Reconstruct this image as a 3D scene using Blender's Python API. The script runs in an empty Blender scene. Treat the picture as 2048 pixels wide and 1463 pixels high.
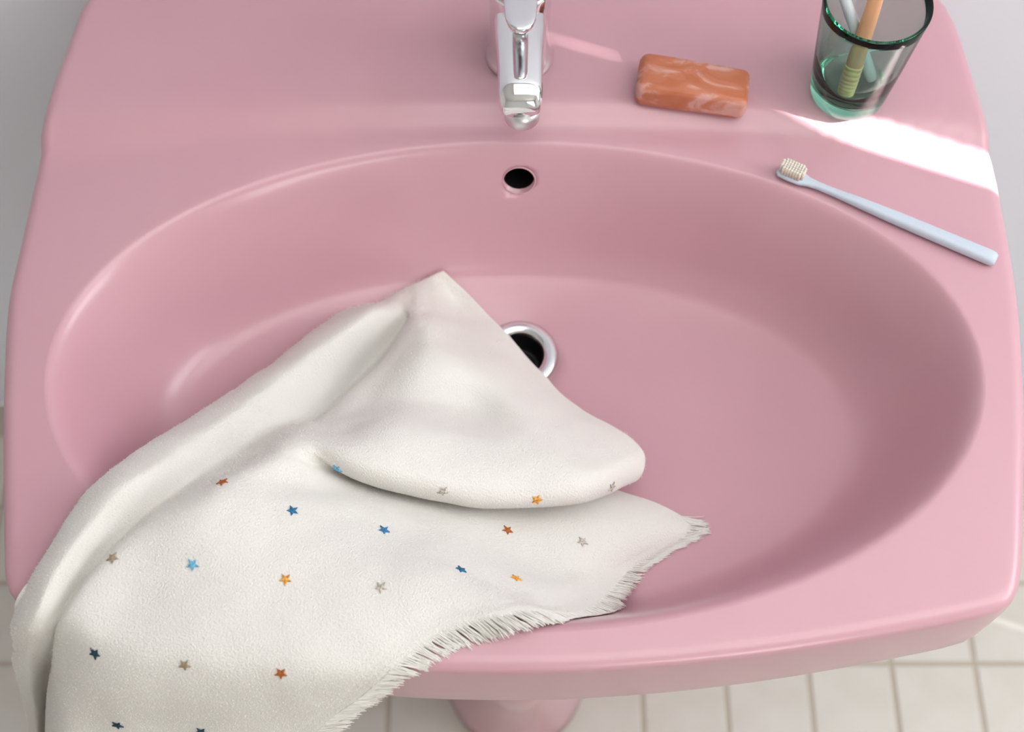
import bpy, bmesh, math, random
from mathutils import Vector, Matrix, noise
from mathutils.bvhtree import BVHTree
random.seed(7)
scene = bpy.context.scene
col = scene.collection
RZ = 0.85                      # height of the basin rim above the floor
F_PX = 2700.0
PITCH = math.radians(63.0)

# ------------------------------------------------------------------ camera
CAM = Vector((-0.00608, -0.50561, 0.84133 + RZ))
cd = bpy.data.cameras.new('camera')
cam = bpy.data.objects.new('camera', cd); col.objects.link(cam)
cam.location = CAM
cam.rotation_euler = (math.pi/2 - PITCH, 0, 0)
cd.sensor_width = 36.0
cd.lens = F_PX/2048*36.0
cd.clip_start = 0.02
cd.dof.use_dof = True
cd.dof.focus_distance = 0.93
cd.dof.aperture_fstop = 5.0
scene.camera = cam
FWD = Vector((0, math.cos(PITCH), -math.sin(PITCH)))
UPV = Vector((0, math.sin(PITCH), math.cos(PITCH)))
def ray(px, py): return FWD + Vector((1, 0, 0))*((px-1024)/F_PX) + UPV*((731.5-py)/F_PX)
def unz(px, py, z):            # point seen at a pixel, at height z relative to the rim
    r = ray(px, py); return CAM + r*((RZ+z-CAM.z)/r.z)
def uny(px, py, y):
    r = ray(px, py); return CAM + r*((y-CAM.y)/r.y)

# ------------------------------------------------------------------ light and exposure
scene.view_settings.view_transform = 'Standard'
scene.view_settings.look = 'None'
scene.view_settings.exposure = -0.2
scene.cycles.adaptive_threshold = 0.025
scene.cycles.caustics_reflective = False
scene.cycles.diffuse_bounces = 4
scene.cycles.max_bounces = 16
scene.cycles.transmission_bounces = 16
scene.view_settings.gamma = 1.0
scene.view_settings.use_curve_mapping = False
w = bpy.data.worlds.new('daylight'); scene.world = w; w.use_nodes = True
wb = w.node_tree.nodes['Background']
wb.inputs[0].default_value = (0.93, 0.97, 1.0, 1)
wb.inputs[1].default_value = 1.0
# daylight coming through the drawn curtain of the window on the right
al = bpy.data.lights.new('window_daylight', 'AREA'); al.shape = 'RECTANGLE'
al.size = 1.5; al.size_y = 1.3; al.energy = 42.0; al.color = (0.93, 0.97, 1.0)
ao = bpy.data.objects.new('window_daylight', al); col.objects.link(ao)
ao.location = (2.1, -0.25, RZ+0.92)
ao.rotation_euler = (Vector((0, -.05, 0))-Vector((2.1, -0.25, 0.92))).to_track_quat('-Z', 'Y').to_euler()
# daylight from the second window, behind and to the right of the photographer
fl_ = bpy.data.lights.new('second_window_daylight', 'AREA'); fl_.shape = 'RECTANGLE'
fl_.size = 1.1; fl_.size_y = 1.2; fl_.energy = 30.0; fl_.color = (1.0, 0.985, 0.965)
fo = bpy.data.objects.new('second_window_daylight', fl_); col.objects.link(fo)
fo.location = (1.0, -3.25, RZ+0.95)
fo.rotation_euler = (Vector((0, 0, 0))-Vector((1.0, -3.25, 0.95))).to_track_quat('-Z', 'Y').to_euler()
# overhead fill lamp, added for soft ambient light on deck and bowl
cl_ = bpy.data.lights.new('overhead_fill', 'AREA'); cl_.shape = 'RECTANGLE'; cl_.size = 2.0; cl_.size_y = 1.3; cl_.energy = 22.0; cl_.color = (1.0, 0.99, 0.975)
co_ = bpy.data.objects.new('overhead_fill', cl_); col.objects.link(co_); co_.location = (0.8, -0.45, 2.62)
# low sun through the gap between the curtains
SUN_EL = math.radians(35.5)
pA, pB = unz(2000, 340, .006), unz(1500, 197, .006)
sdir = (pB-pA); sdir.z = 0; sdir.normalize()
SUND = Vector((sdir.x*math.cos(SUN_EL), sdir.y*math.cos(SUN_EL), -math.sin(SUN_EL)))
sl = bpy.data.lights.new('sun', 'SUN'); sl.energy = 34.0; sl.angle = math.radians(0.26); sl.color = (1.0, 0.97, 0.93)
so = bpy.data.objects.new('sun', sl); col.objects.link(so)
so.location = (3, -1, 3); so.rotation_euler = SUND.to_track_quat('-Z', 'Y').to_euler()

# ------------------------------------------------------------------ helpers
def mat(name, color, rough=0.5, metal=0.0, **kw):
    m = bpy.data.materials.new(name); m.use_nodes = True
    b = m.node_tree.nodes['Principled BSDF']
    b.inputs['Base Color'].default_value = (*color, 1)
    b.inputs['Roughness'].default_value = rough
    b.inputs['Metallic'].default_value = metal
    for k, v in kw.items(): b.inputs[k].default_value = v
    return m
def bsdf(m): return m.node_tree.nodes['Principled BSDF']
def nd(m, t, **kw):
    n = m.node_tree.nodes.new(t)
    for k, v in kw.items(): setattr(n, k, v)
    return n
def lk(m, a, b): m.node_tree.links.new(a, b)
def add_bump(m, scale, strength, dist, detail=3, coord='Object', kind='ShaderNodeTexNoise'):
    tc = nd(m, 'ShaderNodeTexCoord'); n = nd(m, kind); n.inputs['Scale'].default_value = scale
    if 'Detail' in n.inputs: n.inputs['Detail'].default_value = detail
    bp = nd(m, 'ShaderNodeBump'); bp.inputs['Strength'].default_value = strength; bp.inputs['Distance'].default_value = dist
    lk(m, tc.outputs[coord], n.inputs['Vector']); lk(m, n.outputs[0], bp.inputs['Height']); lk(m, bp.outputs['Normal'], bsdf(m).inputs['Normal'])
    return n, tc
def add_mix(m, scale, c1, c2, lo=.4, hi=.6, detail=3, dist=0.0, stretch=(1, 1, 1)):
    tc = nd(m, 'ShaderNodeTexCoord'); mp = nd(m, 'ShaderNodeMapping'); mp.inputs['Scale'].default_value = stretch
    n = nd(m, 'ShaderNodeTexNoise'); n.inputs['Scale'].default_value = scale; n.inputs['Detail'].default_value = detail; n.inputs['Distortion'].default_value = dist
    r = nd(m, 'ShaderNodeValToRGB'); r.color_ramp.elements[0].position = lo; r.color_ramp.elements[1].position = hi
    r.color_ramp.elements[0].color = (*c1, 1); r.color_ramp.elements[1].color = (*c2, 1)
    lk(m, tc.outputs['Object'], mp.inputs['Vector']); lk(m, mp.outputs[0], n.inputs['Vector']); lk(m, n.outputs[0], r.inputs[0]); lk(m, r.outputs[0], bsdf(m).inputs['Base Color'])
    return r
def srgb(r, g, b):
    f = lambda c: (c/255/12.92 if c/255 <= .04045 else ((c/255+.055)/1.055)**2.4)
    return (f(r), f(g), f(b))

def mesh_obj(name, verts, faces, m, parent=None, smooth=True, kind=None, label=None):
    me = bpy.data.meshes.new(name); me.from_pydata([tuple(v) for v in verts], [], faces); me.update()
    bm = bmesh.new(); bm.from_mesh(me); bmesh.ops.recalc_face_normals(bm, faces=bm.faces); bm.to_mesh(me); bm.free()
    if smooth:
        for p in me.polygons: p.use_smooth = True
    me.materials.append(m)
    o = bpy.data.objects.new(name, me); col.objects.link(o)
    if parent is not None: o.parent = parent
    if kind: o['kind'] = kind
    if label: o['label'] = label
    return o
def bm_obj(name, bm, m, parent=None, smooth=True, kind=None, label=None):
    me = bpy.data.meshes.new(name); bmesh.ops.recalc_face_normals(bm, faces=bm.faces); bm.to_mesh(me); bm.free()
    if smooth:
        for p in me.polygons: p.use_smooth = True
    me.materials.append(m)
    o = bpy.data.objects.new(name, me); col.objects.link(o)
    if parent is not None: o.parent = parent
    if kind: o['kind'] = kind
    if label: o['label'] = label
    return o
def empty(name, loc, label, cat, group=None, rot=(0, 0, 0)):
    o = bpy.data.objects.new(name, None); col.objects.link(o); o.location = loc; o.rotation_euler = rot
    o.empty_display_size = .02
    o['label'] = label; o['category'] = cat
    if group: o['group'] = group
    return o
def tag(o, label, cat): o['label'] = label; o['category'] = cat; return o
def rings(rs, close_u=True, caps=(True, True), loop_v=False):
    """rs: list of rings (lists of points, equal length)"""
    n = len(rs[0]); V = [p for r in rs for p in r]; Fc = []
    R = len(rs)
    for i in range(R if loop_v else R-1):
        a, b = i*n, ((i+1) % R)*n
        for j in range(n if close_u else n-1):
            k = (j+1) % n
            Fc.append((a+j, a+k, b+k, b+j))
    if not loop_v and close_u:
        if caps[0]: Fc.append(tuple(range(n))[::-1])
        if caps[1]: Fc.append(tuple(range((R-1)*n, R*n)))
    return V, Fc
def lathe(prof, n=48, c=(0, 0, 0)):
    return [[Vector((c[0]+r*math.cos(2*math.pi*j/n), c[1]+r*math.sin(2*math.pi*j/n), c[2]+z)) for j in range(n)] for r, z in prof]
def box_bm(sx, sy, sz, c=(0, 0, 0), bev=0.0, seg=2):
    bm = bmesh.new(); bmesh.ops.create_cube(bm, size=1.0)
    bmesh.ops.scale(bm, vec=(sx, sy, sz), verts=bm.verts)
    if bev > 0: bmesh.ops.bevel(bm, geom=list(bm.edges), offset=bev, segments=seg, profile=0.5, affect='EDGES')
    bmesh.ops.translate(bm, vec=c, verts=bm.verts)
    return bm
def sm(a, b, x):
    t = max(0., min(1., (x-a)/(b-a))); return t*t*(3-2*t)

# ------------------------------------------------------------------ materials
M_PINK = mat('pink_glazed_ceramic', srgb(200, 152, 163), 0.28)
bsdf(M_PINK).inputs['Coat Weight'].default_value = 0.2
bsdf(M_PINK).inputs['Coat Roughness'].default_value = 0.12; bsdf(M_PINK).inputs['Specular IOR Level'].default_value = 0.5
add_mix(M_PINK, 9, srgb(200, 153, 164), srgb(204, 158, 168), .3, .7)
M_CHROME = mat('chrome', (0.86, 0.87, 0.88), 0.05, 1.0)
M_CHROME2 = mat('satin_chrome', (0.80, 0.81, 0.83), 0.16, 1.0)
M_DARK = mat('dark_rubber', (0.008, 0.009, 0.009), 0.45)
M_WALL = mat('painted_wall', srgb(229, 231, 240), 0.6); add_bump(M_WALL, 60, .08, .002)
M_WALLW = mat('room_plaster', srgb(236, 234, 230), 0.7); add_bump(M_WALLW, 50, .08, .002)
M_GROUT = mat('floor_grout', srgb(186, 176, 162), 0.9); add_bump(M_GROUT, 300, .3, .001)
M_TILE = mat('cream_floor_tile', srgb(225, 218, 205), 0.35)
add_mix(M_TILE, 14, srgb(205, 200, 190), srgb(213, 209, 201), .3, .7); 
M_CLOTH = mat('cream_terry_cotton', srgb(245, 243, 238), 0.95)
bsdf(M_CLOTH).inputs['Sheen Weight'].default_value = 0.25
bsdf(M_CLOTH).inputs['Sheen Roughness'].default_value = 0.5
bsdf(M_CLOTH).inputs['Specular IOR Level'].default_value = 0.1
bsdf(M_CLOTH).inputs['Subsurface Weight'].default_value = 0.0
bsdf(M_CLOTH).inputs['Subsurface Radius'].default_value = (1.0, 0.75, 0.5)
bsdf(M_CLOTH).inputs['Subsurface Scale'].default_value = 0.004
add_bump(M_CLOTH, 800, .6, .0018, 4)
m_ = M_CLOTH; tr = nd(m_, 'ShaderNodeBsdfTranslucent'); tr.inputs['Color'].default_value = (*srgb(246, 226, 196), 1)
mx = nd(m_, 'ShaderNodeMixShader'); mx.inputs[0].default_value = .16
lk(m_, bsdf(m_).outputs[0], mx.inputs[1]); lk(m_, tr.outputs[0], mx.inputs[2]); lk(m_, mx.outputs[0], m_.node_tree.nodes['Material Output'].inputs['Surface'])
M_THREAD = mat('cream_thread', srgb(252, 250, 245), 0.9)
m_ = M_THREAD; tr = nd(m_, 'ShaderNodeBsdfTranslucent'); tr.inputs['Color'].default_value = (*srgb(248, 240, 226), 1)
mx = nd(m_, 'ShaderNodeMixShader'); mx.inputs[0].default_value = .25
lk(m_, bsdf(m_).outputs[0], mx.inputs[1]); lk(m_, tr.outputs[0], mx.inputs[2]); lk(m_, mx.outputs[0], m_.node_tree.nodes['Material Output'].inputs['Surface'])
M_SOAP = mat('orange_marbled_soap', srgb(206, 122, 84), 0.42)
M_BRISTLE = mat('cream_bristle', srgb(236, 226, 212), 0.6)
M_BRUSH = mat('pale_blue_plastic', srgb(196, 206, 219), 0.32)
bsdf(M_BRUSH).inputs['Subsurface Weight'].default_value = 0.2
bsdf(M_BRUSH).inputs['Subsurface Scale'].default_value = 0.004
M_PEACH = mat('peach_plastic', srgb(242, 178, 138), 0.35)
M_WHITE = mat('white_plastic', srgb(224, 228, 236), 0.32)
M_CREAM = mat('cream_plastic', srgb(250, 216, 156), 0.4)
M_GLASS = bpy.data.materials.new('green_recycled_glass'); M_GLASS.use_nodes = True
nt = M_GLASS.node_tree; nt.nodes.clear()
g_o = nt.nodes.new('ShaderNodeOutputMaterial'); g_b = nt.nodes.new('ShaderNodeBsdfGlass')
g_b.inputs['Color'].default_value = (0.76, 0.885, 0.84, 1); g_b.inputs['Roughness'].default_value = 0.01; g_b.inputs['IOR'].default_value = 1.42
g_v = nt.nodes.new('ShaderNodeVolumeAbsorption'); g_v.inputs['Color'].default_value = (0.30, 0.78, 0.64, 1); g_v.inputs['Density'].default_value = 16.0
nt.links.new(g_b.outputs[0], g_o.inputs['Surface']); nt.links.new(g_v.outputs[0], g_o.inputs['Volume'])
M_CURTAIN = mat('white_curtain', srgb(235, 232, 226), 0.9)
M_WOOD = mat('painted_frame', srgb(230, 228, 224), 0.4)

# ------------------------------------------------------------------ room
WY = 0.297
floor = bm_obj('floor', box_bm(4.9, 3.7, 0.05, (-0.05, WY-1.85, -0.0268)), M_GROUT, smooth=False, kind='structure')
PT, TG, TT = 0.1055, 0.0055, 0.008
# one joint crossing seen at pixel (1780, 1325) fixes the tile grid
j0 = unz(1782, 1326, -RZ)
tb = box_bm(PT-TG, PT-TG, TT, (0, 0, -TT/2), .0012, 1)
tile0 = bm_obj('tile', tb, M_TILE, smooth=False)
tile_mesh = tile0.data; bpy.data.objects.remove(tile0)
rest = bmesh.new()
i0, i1 = math.floor((-2.4-j0.x)/PT), math.floor((2.18-j0.x)/PT)
k0, k1 = math.floor((-2.9-j0.y)/PT), math.floor((WY-.01-j0.y)/PT)
cells = [(i, k) for i in range(i0, i1) for k in range(k0, k1)]
cells.sort(key=lambda c: (abs((c[0]+.5)*PT+j0.x)/1.3)**2+(((c[1]+.5)*PT+j0.y+.2))**2)
for n_, (i, k) in enumerate(cells):
    x, y = j0.x+(i+.5)*PT, j0.y+(k+.5)*PT
    if n_ < 290:
        o = bpy.data.objects.new('tile', tile_mesh); col.objects.link(o); o.parent = floor
        o.location = (x, y, random.uniform(-.0003, .0003))
        o.rotation_euler = (random.uniform(-.003, .003), random.uniform(-.003, .003), random.uniform(-.004, .004))
    else:
        tmp = bmesh.ops.create_cube(rest, size=1.0)
        bmesh.ops.scale(rest, vec=(PT-TG, PT-TG, TT), verts=tmp['verts'])
        bmesh.ops.translate(rest, vec=(x, y, -TT/2), verts=tmp['verts'])
bm_obj('tile_field', rest, M_TILE, parent=floor, smooth=False, kind='stuff')
bm_obj('wall_back', box_bm(4.9, 0.1, 2.7, (-0.05, WY+.05, 1.35)), M_WALL, smooth=False, kind='structure')
bm_obj('wall_left', box_bm(0.1, 3.7, 2.7, (-2.4, WY-1.85, 1.35)), M_WALLW, smooth=False, kind='structure')
bm_obj('wall_front', box_bm(4.9, 0.1, 2.7, (-0.05, WY-3.75, 1.35)), M_WALLW, smooth=False, kind='structure')
bm_obj('ceiling', box_bm(4.9, 3.9, 0.1, (-0.05, WY-1.85, 2.75)), M_WALLW, smooth=False, kind='structure')
fill_root = bpy.data.objects.new('added_ceiling_panel', None); col.objects.link(fill_root); fill_root['kind'] = 'structure'; fill_root.location = (.8, -.45, 2.7)  # unseen ceiling panel, made up to go with the overhead fill lamp
for sx_, sy_, cx_, cy_ in [(2.16, .08, 0, .69), (2.16, .08, 0, -.69), (.08, 1.3, 1.04, 0), (.08, 1.3, -1.04, 0)]:
    bm_obj('frame_piece', box_bm(sx_, sy_, .06, (cx_, cy_, -.03), .004, 1), M_WOOD, parent=fill_root, smooth=False)  # bars around the made-up ceiling panel
bm_obj('fill_panel', box_bm(2.0, 1.3, .01, (0, 0, -.02)), M_CURTAIN, parent=fill_root, smooth=False)
# right wall with the window opening
WX = 2.2
def wall_right():
    bm = bmesh.new()
    z0, z1, y0, y1 = RZ+.20, RZ+1.80, -1.0, .16
    for (a, b, c, d) in [(WY-3.7, y0, 0, 2.7), (y1, WY, 0, 2.7), (y0, y1, 0, z0), (y0, y1, z1, 2.7)]:
        t = bmesh.ops.create_cube(bm, size=1.0)
        bmesh.ops.scale(bm, vec=(.1, b-a, d-c), verts=t['verts'])
        bmesh.ops.translate(bm, vec=(WX+.05, (a+b)/2, (c+d)/2), verts=t['verts'])
    return bm_obj('wall_right', bm, M_WALLW, smooth=False, kind='structure')
wall_right()
win = bpy.data.objects.new('window_1', None); col.objects.link(win); win['kind'] = 'structure'; win.location = (WX, -.42, RZ+.94)
def wpart(name, boxes, m):
    bm = bmesh.new()
    for (sx, sy, sz, cx, cy, cz) in boxes:
        t = bmesh.ops.create_cube(bm, size=1.0)
        bmesh.ops.scale(bm, vec=(sx, sy, sz), verts=t['verts']); bmesh.ops.translate(bm, vec=(cx, cy, cz), verts=t['verts'])
    o = bm_obj(name, bm, m, parent=win, smooth=False); return o
wpart('frame_piece', [(.04, 1.16, .05, .05, 0, .835), (.04, 1.16, .05, .05, 0, -.715), (.04, .04, 1.5, .05, -.56, .06), (.04, .04, 1.5, .05, .56, .06)], M_WOOD)
w2 = bpy.data.objects.new('window_2', None); col.objects.link(w2); w2['kind'] = 'structure'; w2.location = (1.0, WY-3.70, RZ+.95)
bm_obj('frame_piece', box_bm(1.3, .06, 1.4, (0, .03, 0), .004, 1), M_WOOD, parent=w2, smooth=False)
bm_obj('roller_blind', box_bm(1.16, .02, 1.26, (0, .075, 0), .003, 1), M_CURTAIN, parent=w2, smooth=False)
# two drawn curtains whose edges leave a narrow gap; the sun comes through it
def gap_line(t):      # y of the beam's middle at the curtain plane, and its height, for a deck point t along the beam
    P = pA.lerp(pB, t); k = (WX-.02-P.x)/(-SUND.x)
    return P - SUND*k
edge = []
for t, up, lo in [(-1.2, .001, .001), (-.55, .026, .022), (0., .0165, .0130), (.45, .0125, .0105), (.75, .0055, .0055), (.95, .0022, .0022), (1.25, .0008, .0008), (1.5, .0006, .0006), (1.75, .0009, .0009), (2.0,.0005,.0005), (2.2, .0003, .0003)]:
    P = gap_line(t); edge.append((P.z, P.y-lo, P.y+up))
edge.sort()
zb, zt = RZ+.12, RZ+1.83
E0 = [(zb, edge[0][1]+.0005, edge[0][2]-.0005)]+edge+[(zt, edge[-1][1]+.0003, edge[-1][2]-.0003)]
def curtain(side):
    rs = []
    yo = -1.08 if side == 0 else .24
    for z, a, b in E0:
        e = a if side == 0 else b
        r = []
        for j in range(41):
            s = j/40; y = e*(1-s)+yo*s
            r.append(Vector((WX-.02+.012*math.sin(s*34)*min(1, s*5), y, z)))
        rs.append(r)
    V, Fc = rings(rs, close_u=False)
    o = mesh_obj('curtain', [v-win.location for v in V], Fc, M_CURTAIN, parent=win)
    md = o.modifiers.new('thick', 'SOLIDIFY'); md.thickness = .002; md.offset = 0
curtain(0); curtain(1)

# ------------------------------------------------------------------ washbasin
NA = 192
DR = Vector((0, 0)); DZ = -0.131
def deck_h(x, y):
    yc = .137-.17*x*x
    return .0105*sm(-.010, .010, y-yc)
OUT = [(.0, .283), (.15, .283), (.27, .282), (.318, .273), (.340, .250), (.3485, .220), (.354, .165), (.3585, .117), (.3605, .071), (.3595, -.007), (.3545, -.064), (.347, -.12), (.3365, -.177), (.3275, -.222), (.319, -.243), (.302, -.2535),
       (.241, -.266), (.176, -.277), (.112, -.285), (.049, -.290), (0, -.2915), (-.06, -.2905), (-.12, -.286), (-.185, -.278), (-.25, -.268), (-.307, -.2565), (-.325, -.247), (-.3355, -.232), (-.3415, -.205), (-.353, -.141), (-.362, -.084), (-.369, -.024), (-.3685, .018), (-.367, .071), (-.366, .112), (-.363, .16), (-.357, .204), (-.349, .25), (-.328, .275), (-.28, .282), (-.15, .283)]
def closed_spline(P, sub=16):
    n = len(P); out = []
    for i in range(n):
        p0, p1, p2, p3 = [Vector(P[(i+k) % n]) for k in (-1, 0, 1, 2)]
        for s in range(sub):
            t = s/sub
            out.append(.5*((2*p1)+(p2-p0)*t+(2*p0-5*p1+4*p2-p3)*t*t+(3*p1-p0-3*p2+p3)*t**3))
    return out
OUTD = closed_spline(OUT)
CEN = Vector((-.004, -.075))
def ray2(poly, c, a):
    d = Vector((math.cos(a), math.sin(a))); best = None
    for i in range(len(poly)):
        p, q = poly[i]-c, poly[(i+1) % len(poly)]-c
        den = d.x*(q.y-p.y)-d.y*(q.x-p.x)
        if abs(den) < 1e-12: continue
        t = (p.x*(q.y-p.y)-p.y*(q.x-p.x))/den; u = (p.x*d.y-p.y*d.x)/den
        if t > 0 and -1e-6 <= u <= 1+1e-6: best = t if best is None else max(best, t)
    return c+d*best
def ell(a, b, c, t): return Vector((c[0]+a*math.cos(t), c[1]+b*math.sin(t)))
PHI = [2*math.pi*j/NA for j in range(NA)]
OPEN = [ell(.317, .181, (-.004, -.075), p) for p in PHI]
FLOOR_ = [ell(.252, .138, (-.004, -.078), p) for p in PHI]
DRN = []
RIM = []
for j, p in enumerate(PHI):
    d = OPEN[j]-CEN; RIM.append(ray2(OUTD, CEN, math.atan2(d.y, d.x)))
    e = FLOOR_[j]-DR; e.normalize(); DRN.append(e)
def norm_out(R):
    n = len(R); o = []
    for i in range(n):
        t = R[(i+1) % n]-R[i-1]; o.append(Vector((t.y, -t.x)).normalized())
    return o
NO = norm_out(RIM); NOP = norm_out(OPEN)
def V3(p, z): return Vector((p.x, p.y, RZ+z))
basin_rings = []
def zfloor(j): return DZ+.011+.07*(FLOOR_[j]-DR).length
# drain throat, then the floor
for r, z in [(.024, -.19), (.024, DZ-.004), (.0255, DZ-.001)]:
    basin_rings.append([V3(DR+DRN[j]*r, z) for j in range(NA)])
for s in [i/14 for i in range(1, 15)]:
    rg = []
    for j in range(NA):
        a = DR+DRN[j]*.0255; p = a.lerp(FLOOR_[j], s)
        z = DZ+(zfloor(j)-DZ)*(s**1.25)
        rg.append(V3(p, z))
    basin_rings.append(rg)
# wall: a cubic from the floor edge up to the rim
for i in range(1, 23):
    t = i/22; rg = []
    for j in range(NA):
        f, o, n = FLOOR_[j], OPEN[j], NOP[j]
        e = o+n*.011
        zf = zfloor(j); slope_in = f+(e-f)*.48
        c1 = slope_in; c2 = o-n*.006
        b0, b1, b2, b3 = (1-t)**3, 3*t*(1-t)**2, 3*t*t*(1-t), t**3
        p = f*b0+c1*b1+c2*b2+e*b3
        zt_ = deck_h(e.x, e.y)
        z = zf*b0+(zf+.006)*b1+(zt_-.002)*b2+zt_*b3
        rg.append(V3(p, z))
    basin_rings.append(rg)
NR = 26
for i in range(1, NR+1):
    t = i/NR; rg = []
    for j in range(NA):
        e = OPEN[j]+NOP[j]*.011; q = RIM[j]-NO[j]*.010
        p = e.lerp(q, t)
        crown = .0015*math.sin(math.pi*t)*0
        rg.append(V3(p, deck_h(p.x, p.y)+crown))
    basin_rings.append(rg)
def offs(d, z, dk=True): return [V3(RIM[j]-NO[j]*d, z+(deck_h(RIM[j].x, RIM[j].y) if dk else 0)) for j in range(NA)]
for k in range(1, 9):
    a = k/8*math.pi/2
    basin_rings.append(offs(.010-.010*math.sin(a), -.0075*(1-math.cos(a))))
basin_rings += [offs(-.0006, -.02, False), offs(-.0004, -.05, False), offs(.0005, -.078, False), offs(.0025, -.089, False), offs(.007, -.0945, False), offs(.015, -.0965, False), offs(.034, -.090, False)]
# underside
for s, z in [(.15, -.090), (.4, -.106), (.65, -.128), (.85, -.152), (1.0, -.165)]:
    rg = []
    for j in range(NA):
        q = RIM[j]-NO[j]*.034; p = q.lerp(FLOOR_[j]*.9 if s < .8 else FLOOR_[j]*.5, s)
        rg.append(V3(p, z))
    basin_rings.append(rg)
basin_rings.append([V3(DR+DRN[j]*.032, -.172) for j in range(NA)])
basin_rings.append([V3(DR+DRN[j]*.032, -.19) for j in range(NA)])
V, Fc = rings(basin_rings, loop_v=True)
basin = empty('washbasin', (0, 0, RZ-.083), 'wide pink glazed washbasin with oval bowl under the chrome faucet', 'sink')
def to_local(o, root):
    o.parent = root; o.matrix_parent_inverse = Matrix.Identity(4)
    o.data.transform(root.matrix_basis.inverted()); return o
bowl = mesh_obj('bowl', V, Fc, M_PINK)
# overflow opening: cut into the back wall
bpy.context.view_layer.update()
def bvh_of(o):
    dg = bpy.context.evaluated_depsgraph_get()
    e = o.evaluated_get(dg); me = e.to_mesh()
    return BVHTree.FromPolygons([o.matrix_world @ v.co for v in me.vertices], [tuple(p.vertices) for p in me.polygons])
bv0 = bvh_of(bowl)
def hit(bv, px, py):
    r = ray(px, py).normalized(); h = bv.ray_cast(CAM, r); return h[0], h[1]
oc, on = hit(bv0, 1038, 361)
if on.z < 0: on = -on
ov_r = 0.0124
q = on.to_track_quat('Z', 'Y').to_matrix().to_4x4()
ov_dir = (Vector((0, .75, -.35)).normalized()*-1)
cut = bmesh.new(); bmesh.ops.create_cone(cut, cap_ends=True, segments=48, radius1=ov_r, radius2=ov_r, depth=.05)
bmesh.ops.transform(cut, matrix=Matrix.Translation(oc-on*.012) @ q, verts=cut.verts)
cutter = bm_obj('cutter', cut, M_DARK)
md = bowl.modifiers.new('overflow', 'BOOLEAN'); md.operation = 'DIFFERENCE'; md.object = cutter; md.solver = 'EXACT'
dg = bpy.context.evaluated_depsgraph_get(); bpy.context.view_layer.update()
newme = bpy.data.meshes.new_from_object(bowl.evaluated_get(dg)); bowl.modifiers.clear(); bowl.data = newme
bpy.data.objects.remove(cutter)
while len(bowl.data.materials) > 1: bowl.data.materials.pop(index=len(bowl.data.materials)-1)
for p in bowl.data.polygons: p.use_smooth = True; p.material_index = 0
BV = bv0
to_local(bowl, basin)
# dark pipe end inside the overflow, with a rounded ceramic lip
def torus_rs(R, r, n=48, m=10): return [[Vector(((R+r*math.cos(2*math.pi*k/m))*math.cos(2*math.pi*j/n), (R+r*math.cos(2*math.pi*k/m))*math.sin(2*math.pi*j/n), r*math.sin(2*math.pi*k/m))) for j in range(n)] for k in range(m)]
mo = Matrix.Translation(oc) @ q
V, Fc = rings(torus_rs(ov_r+.0002, .0006), loop_v=True)
to_local(mesh_obj('overflow_lip', [mo @ v for v in V], Fc, M_PINK), basin)
V, Fc = rings(lathe([(.0122, -.0055), (.0122, -.030), (.0085, -.034)]), caps=(False, True))
to_local(mesh_obj('overflow_pipe', [mo @ v for v in V], Fc, M_DARK, label='dark overflow hole below the faucet'), basin)
# drain: chrome flange, throat and a dark plug seat
V, Fc = rings(lathe([(.0185, -.03), (.0185, -.006), (.0192, -.0002), (.0203, .0014), (.0240, .0030), (.0285, .0030), (.0305, .0016), (.0310, -.0005), (.0240, -.003), (.0225, -.03)], 72, (0, 0, RZ+DZ)), loop_v=True)
fl = to_local(mesh_obj('drain_flange', V, Fc, M_CHROME2, label='chrome drain ring'), basin)
V, Fc = rings(lathe([(.0188, -.0022), (.0182, -.007), (.0182, -.022), (.012, -.024), (.0115, -.019), (.0045, -.017), (.0001, -.0168)], 48, (0, 0, RZ+DZ)), caps=(False, False))
dh = to_local(mesh_obj('drain_throat', V, Fc, M_DARK, label='black drain throat'), basin)

# pedestal under the basin
ped = []
for z, cy, a, b in [(-.193, -.066, .081, .162), (-.22, -.068, .074, .165), (-.30, -.078, .058, .165), (-.38, -.080, .050, .152), (-.48, -.075, .048, .130), (-.60, -.06, .056, .115), (-.74, -.05, .075, .115), (-.82, -.045, .092, .125), (-.849, -.045, .094, .128)]:
    ped.append([Vector((-.002+a*math.copysign(abs(math.cos(t))**.85, math.cos(t)), cy+b*math.sin(t), RZ+z)) for t in [2*math.pi*j/64 for j in range(64)]])
V, Fc = rings(ped)
pd = mesh_obj('sink_pedestal', V, Fc, M_PINK)
tag(pd, 'pink ceramic pedestal tapering down beneath the front edge of the washbasin', 'pedestal')

# ------------------------------------------------------------------ faucet
fc = empty('faucet', (0, .190, RZ+.0105), 'chrome single lever mixer faucet at the back of the pink basin', 'faucet')
V, Fc = rings(lathe([(.0265, 0), (.0268, .003), (.0255, .006), (.0238, .010), (.0232, .03), (.0232, .060), (.0236, .078), (.0225, .081)], 64), caps=(True, True))
mesh_obj('body', V, Fc, M_CHROME, fc)
V, Fc = rings(lathe([(.0226, .0815), (.0236, .083), (.0238, .090), (.0228, .098), (.019, .104), (.011, .1075), (.0001, .1085)], 64), caps=(True, False))
lever_hub = mesh_obj('lever_hub', V, Fc, M_CHROME, fc)
def rrect(hw, hh, k=3.2, n=48):
    o = []
    for j in range(n):
        t = 2*math.pi*j/n; c, s = math.cos(t), math.sin(t)
        o.append((hw*math.copysign(abs(c)**(2/k), c), hh*math.copysign(abs(s)**(2/k), s)))
    return o
sp = []
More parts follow.
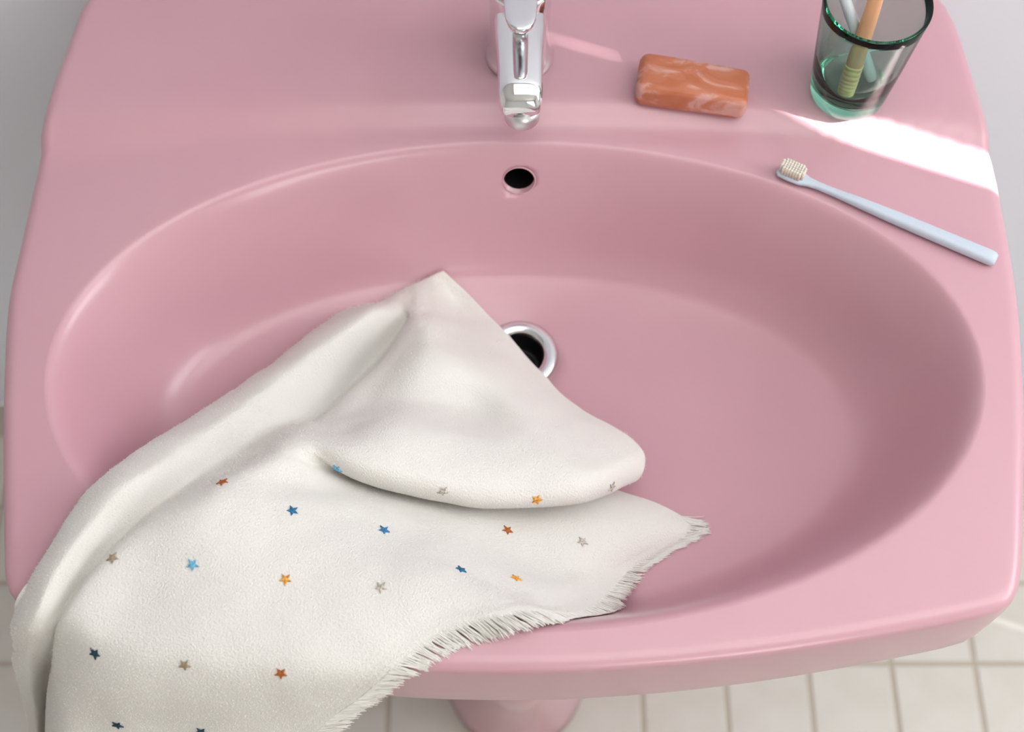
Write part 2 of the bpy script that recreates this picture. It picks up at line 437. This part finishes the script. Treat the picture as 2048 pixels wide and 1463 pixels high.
for y, z, hw, hh, k in [(.0, .050, .0195, .0195, 2.4), (-.018, .055, .0195, .0185, 2.6), (-.036, .0590, .0188, .0165, 2.8), (-.052, .0608, .0175, .0145, 3), (-.068, .0612, .0165, .0128, 3), (-.080, .0606, .0162, .0118, 3), (-.088, .0598, .0160, .0112, 3), (-.0935, .0580, .0152, .0092, 2.8), (-.0970, .0562, .0138, .0066, 2.6), (-.0985, .0550, .0110, .0045, 2.4)]:
    sp.append([Vector((u, y, z+v)) for u, v in rrect(hw, hh, k)])
V, Fc = rings(sp); mesh_obj('spout', V, Fc, M_CHROME, fc)
V, Fc = rings(lathe([(.0098, .010), (.0098, -.001), (.0108, -.0022), (.0120, -.0018), (.0130, 0), (.0130, .013)], 48, (.0012, -.0872, .0375)), caps=(True, True))
aer = mesh_obj('aerator', V, Fc, mat('brushed_chrome', (0.74, 0.74, 0.76), 0.32, 1.0), fc)
lv = []
for y, z, hw, hh in [(.016, .102, .0125, .0035), (.0, .1065, .0135, .0045), (-.03, .1085, .0124, .0042), (-.050, .1095, .0114, .0036), (-.060, .110, .0106, .0033), (-.066, .1102, .0086, .003), (-.070, .1103, .0058, .0025), (-.072, .1103, .0024, .0015)]:
    lv.append([Vector((u, y, z+v)) for u, v in rrect(hw, hh, 3.4)])
V, Fc = rings(lv); mesh_obj('lever', V, Fc, M_CHROME2, fc)

# ------------------------------------------------------------------ soap
r = add_mix(M_SOAP, 38, srgb(186, 106, 70), srgb(212, 160, 150), .36, .62, 4, .9, (1, 1.9, 1.4))
e_ = r.color_ramp.elements.new(.53); e_.color = (*srgb(196, 122, 92), 1)
tcs = add_bump(M_SOAP, 60, .2, .002)
bsdf(M_SOAP).inputs['Subsurface Weight'].default_value = .25
bsdf(M_SOAP).inputs['Subsurface Scale'].default_value = .006
sL, sR = unz(1278, 160, .02), unz(1493, 192, .02)
sc_ = (sL+sR)/2; ang = math.atan2(sR.y-sL.y, sR.x-sL.x); slen = (sR-sL).length
bm = box_bm(slen+.002, .036, .023, (0, 0, .0115), .0065, 4)
bmesh.ops.subdivide_edges(bm, edges=list(bm.edges), cuts=2, use_grid_fill=True)
for v in bm.verts:
    n3 = noise.noise(v.co*55)*.0009+noise.noise(v.co*20+Vector((3, 1, 2)))*.0013
    v.co += v.normal*n3 if v.co.z > .002 else Vector((0, 0, 0))
    v.co.z += .0012*(1-(v.co.x/.04)**2) if v.co.z > .015 else 0
soap = bm_obj('soap_bar', bm, M_SOAP)
soap.location = (sc_.x, sc_.y, RZ+.0103); soap.rotation_euler = (0, 0, ang)
tag(soap, 'orange marbled bar of soap on the pink deck beside the faucet', 'soap')

# ------------------------------------------------------------------ toothbrushes
def brush(name, L, sections, head_len, m_h, label, cat='toothbrush', rib=False, end_m=None):
    """handle along +x, head at x = 0; bristles point to +z"""
    root = empty(name, (0, 0, 0), label, cat, 'toothbrushes')
    rs = []
    for x, hw, hh, z in sections:
        rs.append([Vector((x*L, u, z+v)) for u, v in rrect(hw, hh, 2.4, 28)])
    V, Fc = rings(rs); h = mesh_obj('handle', V, Fc, m_h, root)
    bm = bmesh.new()
    for ix in range(9):
        for iy in range(-2, 3):
            x = .0025+ix*(head_len-.004)/8; y = iy*.0019
            if ix in (0, 8) and abs(iy) == 2: continue
            t = bmesh.ops.create_cone(bm, cap_ends=True, segments=7, radius1=.00105, radius2=.00125, depth=.0088)
            bmesh.ops.translate(bm, vec=(x, y, sections[1][3]+sections[1][2]+.0042), verts=t['verts'])
    bm_obj('bristles', bm, M_BRISTLE, root, kind='stuff')
    return root
SEC = [(0.0, .0030, .0012, .0042), (.012, .0058, .0022, .0042), (.06, .0064, .0024, .0042), (.11, .0060, .0024, .0042), (.145, .0040, .0023, .0042), (.19, .0030, .0026, .0044), (.27, .0030, .0030, .0046), (.38, .0040, .0036, .0050), (.52, .0049, .0042, .0050), (.7, .0054, .0045, .0050), (.88, .0057, .0046, .0050), (.97, .0058, .0046, .0050), (.99, .0054, .0042, .0050), (1., .0040, .003, .0050)]
tA, tBp = unz(1556, 337, .005), unz(1992, 520, .005)
L1 = (tBp-tA).length
b1 = brush('toothbrush', L1, SEC, .021, M_BRUSH, 'pale blue toothbrush lying on the right rim beside the bowl')
b1.location = (tA.x, tA.y, RZ+.0002); b1.rotation_euler = (0, 0, math.atan2(tBp.y-tA.y, tBp.x-tA.x))

# ------------------------------------------------------------------ tumbler with two brushes
GB = unz(1692, 189, .0105)
gl_prof = [(.0001, 0), (.020, .0), (.0258, .0012), (.0282, .0045), (.0296, .012), (.0335, .050), (.0375, .092), (.0386, .102), (.0383, .1034), (.0372, .1038), (.0361, .1030), (.0348, .092), (.0306, .050), (.0270, .0185), (.0245, .0150), (.018, .0138), (.0001, .0135)]
V, Fc = rings(lathe(gl_prof, 72), caps=(True, True))
tum = mesh_obj('tumbler', V, Fc, M_GLASS)
tum.location = (GB.x, GB.y, RZ+.0108)
tag(tum, 'green tinted drinking glass holding two toothbrushes on the back right deck', 'glass')
def place(root, bot, top, L, roll=0.):
    d = (bot-top).normalized()
    q_ = d.to_track_quat('X', 'Z')
    root.rotation_mode = 'QUATERNION'; root.rotation_quaternion = q_ @ Matrix.Rotation(roll, 3, 'X').to_quaternion()
    root.location = bot-d*L
SEC2 = [(s[0], s[1]*1.12, s[2]*1.12, .0045) for s in SEC[:-4]]+[(.88, .0063, .0060, .0045), (.97, .0060, .0058, .0045), (.99, .0056, .005, .0045), (1., .004, .0035, .0045)]
b2 = brush('toothbrush', .178, SEC2, .022, M_PEACH, 'peach orange toothbrush standing head up in the green glass')
botP = Vector((GB.x-.0055, GB.y-.0105, RZ+.0255)); topP = unz(1752, -6, .115)
place(b2, botP, topP, .178, 0)
# ribbed pale end of that handle
rr = []
for i in range(41):
    x = .178-.034*(1-i/40); rad = .0064+.00045*math.sin(i*1.25)
    if i > 37: rad *= (1-(i-37)*.13)
    rr.append([Vector((x, u, .0045+v)) for u, v in rrect(rad, rad*.97, 2.2, 24)])
V, Fc = rings(rr); mesh_obj('handle_grip', V, Fc, M_CREAM, b2, label='pale ribbed end of the handle')
b3 = brush('toothbrush', .172, SEC, .021, M_WHITE, 'white toothbrush leaning behind the peach one in the green glass')
botW = Vector((GB.x+.0120, GB.y+.003, RZ+.0255)); topW = unz(1672, -8, .118)
place(b3, botW, topW, .172, 0)

# ------------------------------------------------------------------ towel
def cp(s):
    px, py, v = s
    if isinstance(v, tuple):
        if v[0] == 'y': return uny(px, py, v[1])
        if v[0] == 'p': return Vector((v[1], v[2], RZ+v[3]))
        return unz(px, py, v[1])
    P, n = hit(BV, px, py)
    k = (v/1000)/(CAM.z-P.z)
    return P+(CAM-P)*k
Y = lambda v: ('y', v)
Z = lambda v: ('z', v)
ROWS = [
 [(88,1640,Y(-.245)),(62,1640,Y(-.250)),(76,1640,Y(-.262)),(90,1640,Y(-.246)),(93,1640,Z(-.230)),(170,1640,Z(-.170)),(270,1640,Z(-.160)),(370,1635,Z(-.155)),(430,1630,Z(-.150)),(490,1620,Z(-.145))],
 [(86,1463,Y(-.236)),(58,1463,Y(-.244)),(74,1463,Y(-.258)),(95,1463,Y(-.242)),(98,1463,Z(-.120)),(195,1470,Z(-.076)),(330,1472,Z(-.068)),(450,1472,Z(-.062)),(555,1468,Z(-.058)),(645,1462,Z(-.058))],
 [(80,1352,Y(-.243)),(30,1345,Y(-.253)),(58,1345,Y(-.268)),(101,1350,Y(-.249)),(104,1375,Z(-.065)),(205,1405,Z(-.034)),(362,1408,Z(-.028)),(510,1410,Z(-.025)),(635,1408,Z(-.024)),(725,1400,Z(-.028))],
 [(92,1292,Z(-.070)),(27,1288,Z(-.056)),(62,1286,Z(-.026)),(111,1288,Z(-.050)),(114,1305,Z(-.026)),(222,1345,Z(-.004)),(380,1355,Z(-.001)),(532,1362,Z(.000)),(668,1365,Z(-.002)),(765,1362,Z(-.009))],
 [(100,1240,Z(-.030)),(24,1240,Z(-.016)),(68,1235,Z(.013)),(122,1236,Z(-.006)),(130,1240,Z(.012)),(238,1285,Z(.014)),(398,1298,Z(.015)),(555,1308,Z(.014)),(698,1318,Z(.010)),(805,1328,Z(.003))],
 [(135,1150,3),(75,1130,8),(115,1135,24),(184,1136,4),(197,1139,18),(300,1158,17),(470,1172,Z(.017)),(645,1188,Z(.014)),(800,1210,Z(.009)),(890,1266,4)],
 [(188,1050,3),(140,1025,8),(190,1035,25),(266,1047,5),(283,1051,Z(.020)),(372,1065,Z(.026)),(550,1085,Z(.015)),(745,1112,Z(.003)),(900,1155,Z(.001)),(1056,1224,Z(.004))],
 [(238,968,Z(.002)),(205,948,Z(.009)),(262,962,Z(.022)),(342,988,Z(-.008)),(368,993,Z(.010)),(437,1000,Z(.022)),(630,1012,Z(.0)),(840,1066,Z(-.024)),(1000,1158,Z(-.022)),(1180,1245,('p',.046,-.238,-.052))],
 [(335,915,Z(-.050)),(300,882,Z(-.022)),(345,905,Z(.000)),(412,937,Z(-.022)),(445,946,Z(-.008)),(490,955,Z(.012)),(680,985,Z(-.020)),(900,1045,Z(-.048)),(1110,1130,Z(-.070)),(1262,1140,6)],
 [(425,860,Z(-.070)),(390,826,Z(-.046)),(425,850,Z(-.018)),(478,892,Z(-.034)),(512,903,Z(-.020)),(560,918,Z(.002)),(715,970,Z(-.034)),(970,1005,Z(-.072)),(1200,1040,Z(-.090)),(1385,1050,4)],
 [(440,846,Z(-.074)),(412,813,Z(-.052)),(445,836,Z(-.022)),(500,876,Z(-.038)),(532,888,Z(-.024)),(575,905,Z(-.001)),(722,952,Z(-.044)),(955,945,Z(-.094)),(1120,955,Z(-.105)),(1215,970,4)],
 [(455,832,Z(-.078)),(430,801,Z(-.058)),(465,822,Z(-.027)),(520,862,Z(-.043)),(552,874,Z(-.028)),(592,893,Z(-.004)),(728,955,Z(-.038)),(985,985,Z(-.076)),(1130,985,Z(-.085)),(1200,962,13)],
 [(475,815,Z(-.082)),(452,786,Z(-.064)),(487,806,Z(-.033)),(545,848,Z(-.049)),(575,860,Z(-.034)),(610,883,Z(-.008)),(735,967,Z(-.024)),(1000,1017,Z(-.050)),(1165,1003,Z(-.060)),(1272,962,24)],
 [(495,800,Z(-.086)),(472,774,Z(-.069)),(510,788,Z(-.038)),(572,838,Z(-.056)),(600,848,Z(-.042)),(635,872,Z(-.012)),(740,925,Z(-.005)),(985,972,Z(-.030)),(1165,952,Z(-.044)),(1291,910,33)],
 [(555,765,Z(-.098)),(525,738,Z(-.079)),(562,752,Z(-.048)),(622,832,Z(-.074)),(640,836,Z(-.052)),(690,858,Z(-.026)),(790,850,Z(-.016)),(950,880,Z(-.034)),(1110,880,Z(-.054)),(1245,864,28)],
 [(610,715,3),(578,698,Z(-.088)),(622,708,Z(-.056)),(684,784,Z(-.090)),(698,786,Z(-.066)),(735,800,Z(-.056)),(820,800,Z(-.048)),(945,815,Z(-.064)),(1050,820,Z(-.062)),(1145,803,20)],
 [(680,668,3),(640,650,Z(-.096)),(690,662,Z(-.060)),(744,722,Z(-.094)),(757,724,Z(-.070)),(790,722,Z(-.060)),(850,720,Z(-.050)),(925,735,Z(-.058)),(1005,745,Z(-.077)),(1085,742,Z(-.117))],
 [(740,640,3),(692,620,Z(-.100)),(745,618,Z(-.068)),(806,646,Z(-.092)),(816,647,Z(-.074)),(835,648,Z(-.066)),(865,655,Z(-.066)),(905,665,Z(-.082)),(955,670,Z(-.098)),(1018,672,Z(-.119))],
 [(765,625,2),(752,607,Z(-.108)),(775,606,Z(-.092)),(805,610,Z(-.092)),(820,612,Z(-.090)),(836,614,Z(-.088)),(860,615,Z(-.093)),(885,612,Z(-.100)),(915,612,6),(955,605,5)],
 [(775,598,2),(782,592,4),(798,583,4),(813,575,4),(824,570,4),(834,565,4),(848,558,4),(862,552,4),(875,545,4),(887,541,4)],
]
G = [[cp(s) for s in row] for row in ROWS]
def cr(p0, p1, p2, p3, t):
    return .5*((2*p1)+(p2-p0)*t+(2*p0-5*p1+4*p2-p3)*t*t+(3*p1-p0-3*p2+p3)*t**3)
def dense(L, sub):
    n = len(L); out = []
    for i in range(n-1):
        p0 = L[i-1] if i > 0 else L[0]*2-L[1]
        p3 = L[i+2] if i+2 < n else L[-1]*2-L[-2]
        for s in range(sub): out.append(cr(p0, L[i], L[i+1], p3, s/sub))
    out.append(L[-1]); return out
SU, SV = 22, 16
H1 = [dense(r_, SU) for r_ in G]
cols_ = [dense([H1[i][j] for i in range(len(H1))], SV) for j in range(len(H1[0]))]
NU, NV = len(cols_), len(cols_[0])
P = [[cols_[j][i].copy() for j in range(NU)] for i in range(NV)]
def smooth_grid(P, it, f=.5):
    for _ in range(it):
        Q = [[p.copy() for p in r_] for r_ in P]
        for i in range(NV):
            for j in range(NU):
                if j in (0, NU-1):
                    if 0 < i < NV-1: Q[i][j] = P[i][j].lerp((P[i-1][j]+P[i+1][j])/2, f*.4)
                    continue
                if i in (0, NV-1): continue
                Q[i][j] = P[i][j].lerp((P[i-1][j]+P[i+1][j]+P[i][j-1]+P[i][j+1])/4, f)
        P = Q
    return P
P = smooth_grid(P, 6)
for _ in range(60):                # soften the roll over the front edge
    Q = {}
    for i in range(int(1.2*SV), int(5.4*SV)):
        wgt = .5*min(1, (i-1.2*SV)/SV, (5.4*SV-i)/SV)
        for j in range(4*SU, NU):
            a = wgt*min(1, (j-4*SU)/SU)
            Q[i, j] = P[i][j].lerp((P[i-1][j]+P[i+1][j])/2, a)
    for (i, j), v in Q.items(): P[i][j] = v
def grid_normals(P):
    N = []
    for i in range(NV):
        r_ = []
        for j in range(NU):
            du = P[i][min(j+1, NU-1)]-P[i][max(j-1, 0)]; dv = P[min(i+1, NV-1)][j]-P[max(i-1, 0)][j]
            n = du.cross(dv); r_.append(n.normalized() if n.length > 1e-12 else Vector((0, 0, 1)))
        N.append(r_)
    return N
N = grid_normals(P)
for i in range(NV):
    for j in range(NU):
        p = P[i][j]
        a = noise.noise(Vector((p.x*16+p.y*8, p.y*22-p.x*10, p.z*18)))*.0022
        a += noise.noise(Vector((p.x*46+p.y*30, p.y*60-p.x*26, p.z*50+4)))*.0008
        u = j/(NU-1)
        if u > .5 and i < 9*SV:            # raised woven band and stitch line along the fringed hem
            dE = (P[i][NU-1]-p).length
            a += .0006*sm(.004, .006, dE)*(1-sm(.0075, .009, dE)) - .0005*sm(.013, .0145, dE)*(1-sm(.016, .0175, dE))
        P[i][j] = p+N[i][j]*a
# keep the cloth out of the ceramic
for i in range(NV):
    for j in range(NU):
        p = P[i][j]
        loc, n, idx, d = BV.find_nearest(p)
        if loc is None: continue
        s = (p-loc).dot(n)
        if s < .0028 and d < .04: P[i][j] = loc+n*.0028
P = smooth_grid(P, 2, .4)
V = [p for r_ in P for p in r_]
Fc = [(i*NU+j, i*NU+j+1, (i+1)*NU+j+1, (i+1)*NU+j) for i in range(NV-1) for j in range(NU-1)]
towel = empty('hand_towel', (V[0].x, V[0].y, V[0].z), 'cream cotton towel with small coloured stars and fringe draped over the washbasin', 'towel')
me = bpy.data.meshes.new('cloth'); me.from_pydata([tuple(v) for v in V], [], Fc); me.update()
for p in me.polygons: p.use_smooth = True
me.materials.append(M_CLOTH)
cloth = bpy.data.objects.new('cloth', me); col.objects.link(cloth)
TB = BVHTree.FromPolygons(V, Fc)
to_local(cloth, towel)
md = cloth.modifiers.new('thickness', 'SOLIDIFY'); md.thickness = .0024; md.offset = -1
md2 = cloth.modifiers.new('round', 'SUBSURF'); md2.levels = 0; md2.render_levels = 1
# stars
def star_mat(nm, c):
    m = mat(nm, c, .7); add_mix(m, 700, tuple(x*.55 for x in c), tuple(min(1, x*1.35) for x in c), .35, .65, 2)
    return m
SC = {'rust': srgb(176, 96, 40), 'gold': srgb(222, 158, 62), 'sky': srgb(110, 178, 214), 'teal': srgb(30, 110, 150), 'navy': srgb(22, 56, 76), 'blue': srgb(58, 120, 168), 'grey': srgb(188, 180, 168), 'taupe': srgb(160, 142, 118)}
SM = {k: star_mat('star_thread_'+k, v) for k, v in SC.items()}
STARS = [(445,964,'rust',.3),(674,937,'sky',.5),(886,982,'grey',.1),(1074,999,'gold',.9),(1224,973,'grey',.2),(585,1021,'teal',.0),(768,1060,'blue',.6),(1015,1060,'rust',.4),(1165,1083,'grey',.2),(922,1139,'teal',.1),(1032,1156,'gold',.7),(762,1174,'grey',.3),(225,1115,'taupe',.5),(385,1129,'sky',.35),(571,1158,'gold',.25),(190,1306,'navy',.3),(370,1329,'taupe',.4),(562,1346,'rust',.15),(235,1449,'navy',.5),(403,1462,'navy',.3)]
for px, py, c, ro in STARS:
    r_ = ray(px, py).normalized(); loc, n, idx, d = TB.ray_cast(CAM, r_)
    if loc is None: continue
    if n.dot(r_) > 0: n = -n
    t = Vector((1, 0, 0)); t = (t-n*t.dot(n)).normalized(); b = n.cross(t)
    R0, R1 = .0046, .0020
    vs = []; ring2 = []
    for k in range(10):
        a = math.pi/2+.35*ro-.1+k*math.pi/5+math.pi; R = R0*random.uniform(.9, 1.08) if k % 2 == 0 else R1*random.uniform(.9, 1.15)
        q0 = loc+t*R*math.cos(a)+b*R*math.sin(a)
        l2, n2, _, _ = TB.find_nearest(q0)
        if n2.dot(n) < 0: n2 = -n2
        vs.append(l2+n2*.0001); ring2.append((l2+n2*.0009).lerp(loc+n*.0009, .12))
    top = loc+n*.0013
    V_ = vs+ring2+[top]
    F_ = [(k, (k+1) % 10, 10+(k+1) % 10, 10+k) for k in range(10)]+[(10+k, 10+(k+1) % 10, 20) for k in range(10)]
    to_local(mesh_obj('star', V_, F_, SM[c], smooth=False, label='embroidered %s star' % {'rust': 'rust brown', 'gold': 'gold', 'sky': 'sky blue', 'teal': 'teal', 'navy': 'dark navy', 'blue': 'blue', 'grey': 'pale grey', 'taupe': 'taupe'}[c]), towel)
# fringe threads along the right hem
ED = [P[i][NU-1] for i in range(0, 9*SV+4)]
IN = [P[i][NU-5] for i in range(0, 9*SV+4)]
acc = [0.]
for a, b in zip(ED, ED[1:]): acc.append(acc[-1]+(b-a).length)
V_, F_ = [], []
def at(s):
    import bisect
    k = min(max(bisect.bisect_right(acc, s)-1, 0), len(ED)-2); t = (s-acc[k])/max(acc[k+1]-acc[k], 1e-9)
    return ED[k].lerp(ED[k+1], t), (ED[k]-IN[k]).normalized(), (ED[k+1]-ED[k]).normalized()
NT = 3000
clump = [random.uniform(-.5, .5) for _ in range(600)]
CW = .0021
for kx in range(NT):
    s = acc[-1]*(kx+random.random())/NT
    p, o, tg = at(s)
    ci = int(s/CW); fr_ = s/CW-ci-.5
    lean = clump[ci % 600]*.26+random.uniform(-.06, .06)-.10
    L = .0180*random.uniform(.80, 1.06)*(1+.16*clump[(ci*7) % 600])
    d = (o+tg*lean-tg*fr_*.10).normalized()
    nn = o.cross(tg).normalized()
    if nn.z < 0: nn = -nn
    pts = []; cur = p-o*.0030+nn*random.uniform(-.0017, .0003)
    for q_ in range(6):
        pts.append(cur.copy())
        d = (d+Vector((random.uniform(-.05, .05), random.uniform(-.05, .05), -.03))-tg*fr_*.05).normalized()
        cur = cur+d*L/5
        loc, n, idx, dd = BV.find_nearest(cur)
        if loc is not None and dd < .03 and (cur-loc).dot(n) < .0008: cur = loc+n*(.0008+random.random()*.001)
    rad = random.uniform(.00022, .00036)
    base = len(V_)
    for m_, c_ in enumerate(pts):
        dr = (pts[min(m_+1, 5)]-pts[max(m_-1, 0)]).normalized(); u_ = dr.orthogonal().normalized(); w_ = dr.cross(u_)
        rr_ = rad*(1 if m_ < 5 else .6)
        for a_ in range(4):
            an = a_*math.pi/2; V_.append(c_+u_*rr_*math.cos(an)+w_*rr_*math.sin(an))
    for m_ in range(5):
        for a_ in range(4): F_.append((base+m_*4+a_, base+m_*4+(a_+1) % 4, base+m_*4+4+(a_+1) % 4, base+m_*4+4+a_))
    F_.append((base+20, base+21, base+22, base+23))
me = bpy.data.meshes.new('fringe'); me.from_pydata([tuple(v) for v in V_], [], F_); me.update(); me.materials.append(M_THREAD)
for p in me.polygons: p.use_smooth = True
fr = bpy.data.objects.new('fringe', me); col.objects.link(fr); fr['kind'] = 'stuff'; fr['label'] = 'frayed thread fringe'
to_local(fr, towel)

# short terry pile standing off the cloth
rp = random.Random(5); V_, F_ = [], []
N = grid_normals(P)
for kx in range(70000):
    i = rp.randrange(0, NV-1); j = rp.randrange(int(SU*1.0), NU-1)
    if i > 9*SV and rp.random() < .6: continue
    a_, b_ = rp.random(), rp.random()
    p = (P[i][j]*(1-a_)+P[i][j+1]*a_)*(1-b_)+(P[i+1][j]*(1-a_)+P[i+1][j+1]*a_)*b_
    n = N[i][j]
    if n.dot(CAM-p) < 0 and i < 9*SV: n = -n
    t = Vector((rp.uniform(-1, 1), rp.uniform(-1, 1), rp.uniform(-1, 1))); t = (t-n*t.dot(n)).normalized()
    h = rp.uniform(.0006, .0013); sd = n.cross(t)*.00011
    q1 = p+n*h*.6+t*h*.35; q2 = p+n*h*.8+t*h*.9
    k = len(V_); V_ += [p-sd, p+sd, q1+sd, q1-sd, q2]; F_ += [(k, k+1, k+2, k+3), (k+3, k+2, k+4)]
me = bpy.data.meshes.new('terry_pile'); me.from_pydata([tuple(v) for v in V_], [], F_); me.update(); me.materials.append(M_THREAD)
for p in me.polygons: p.use_smooth = True
tp = bpy.data.objects.new('terry_pile', me); col.objects.link(tp); tp['kind'] = 'stuff'
to_local(tp, towel)
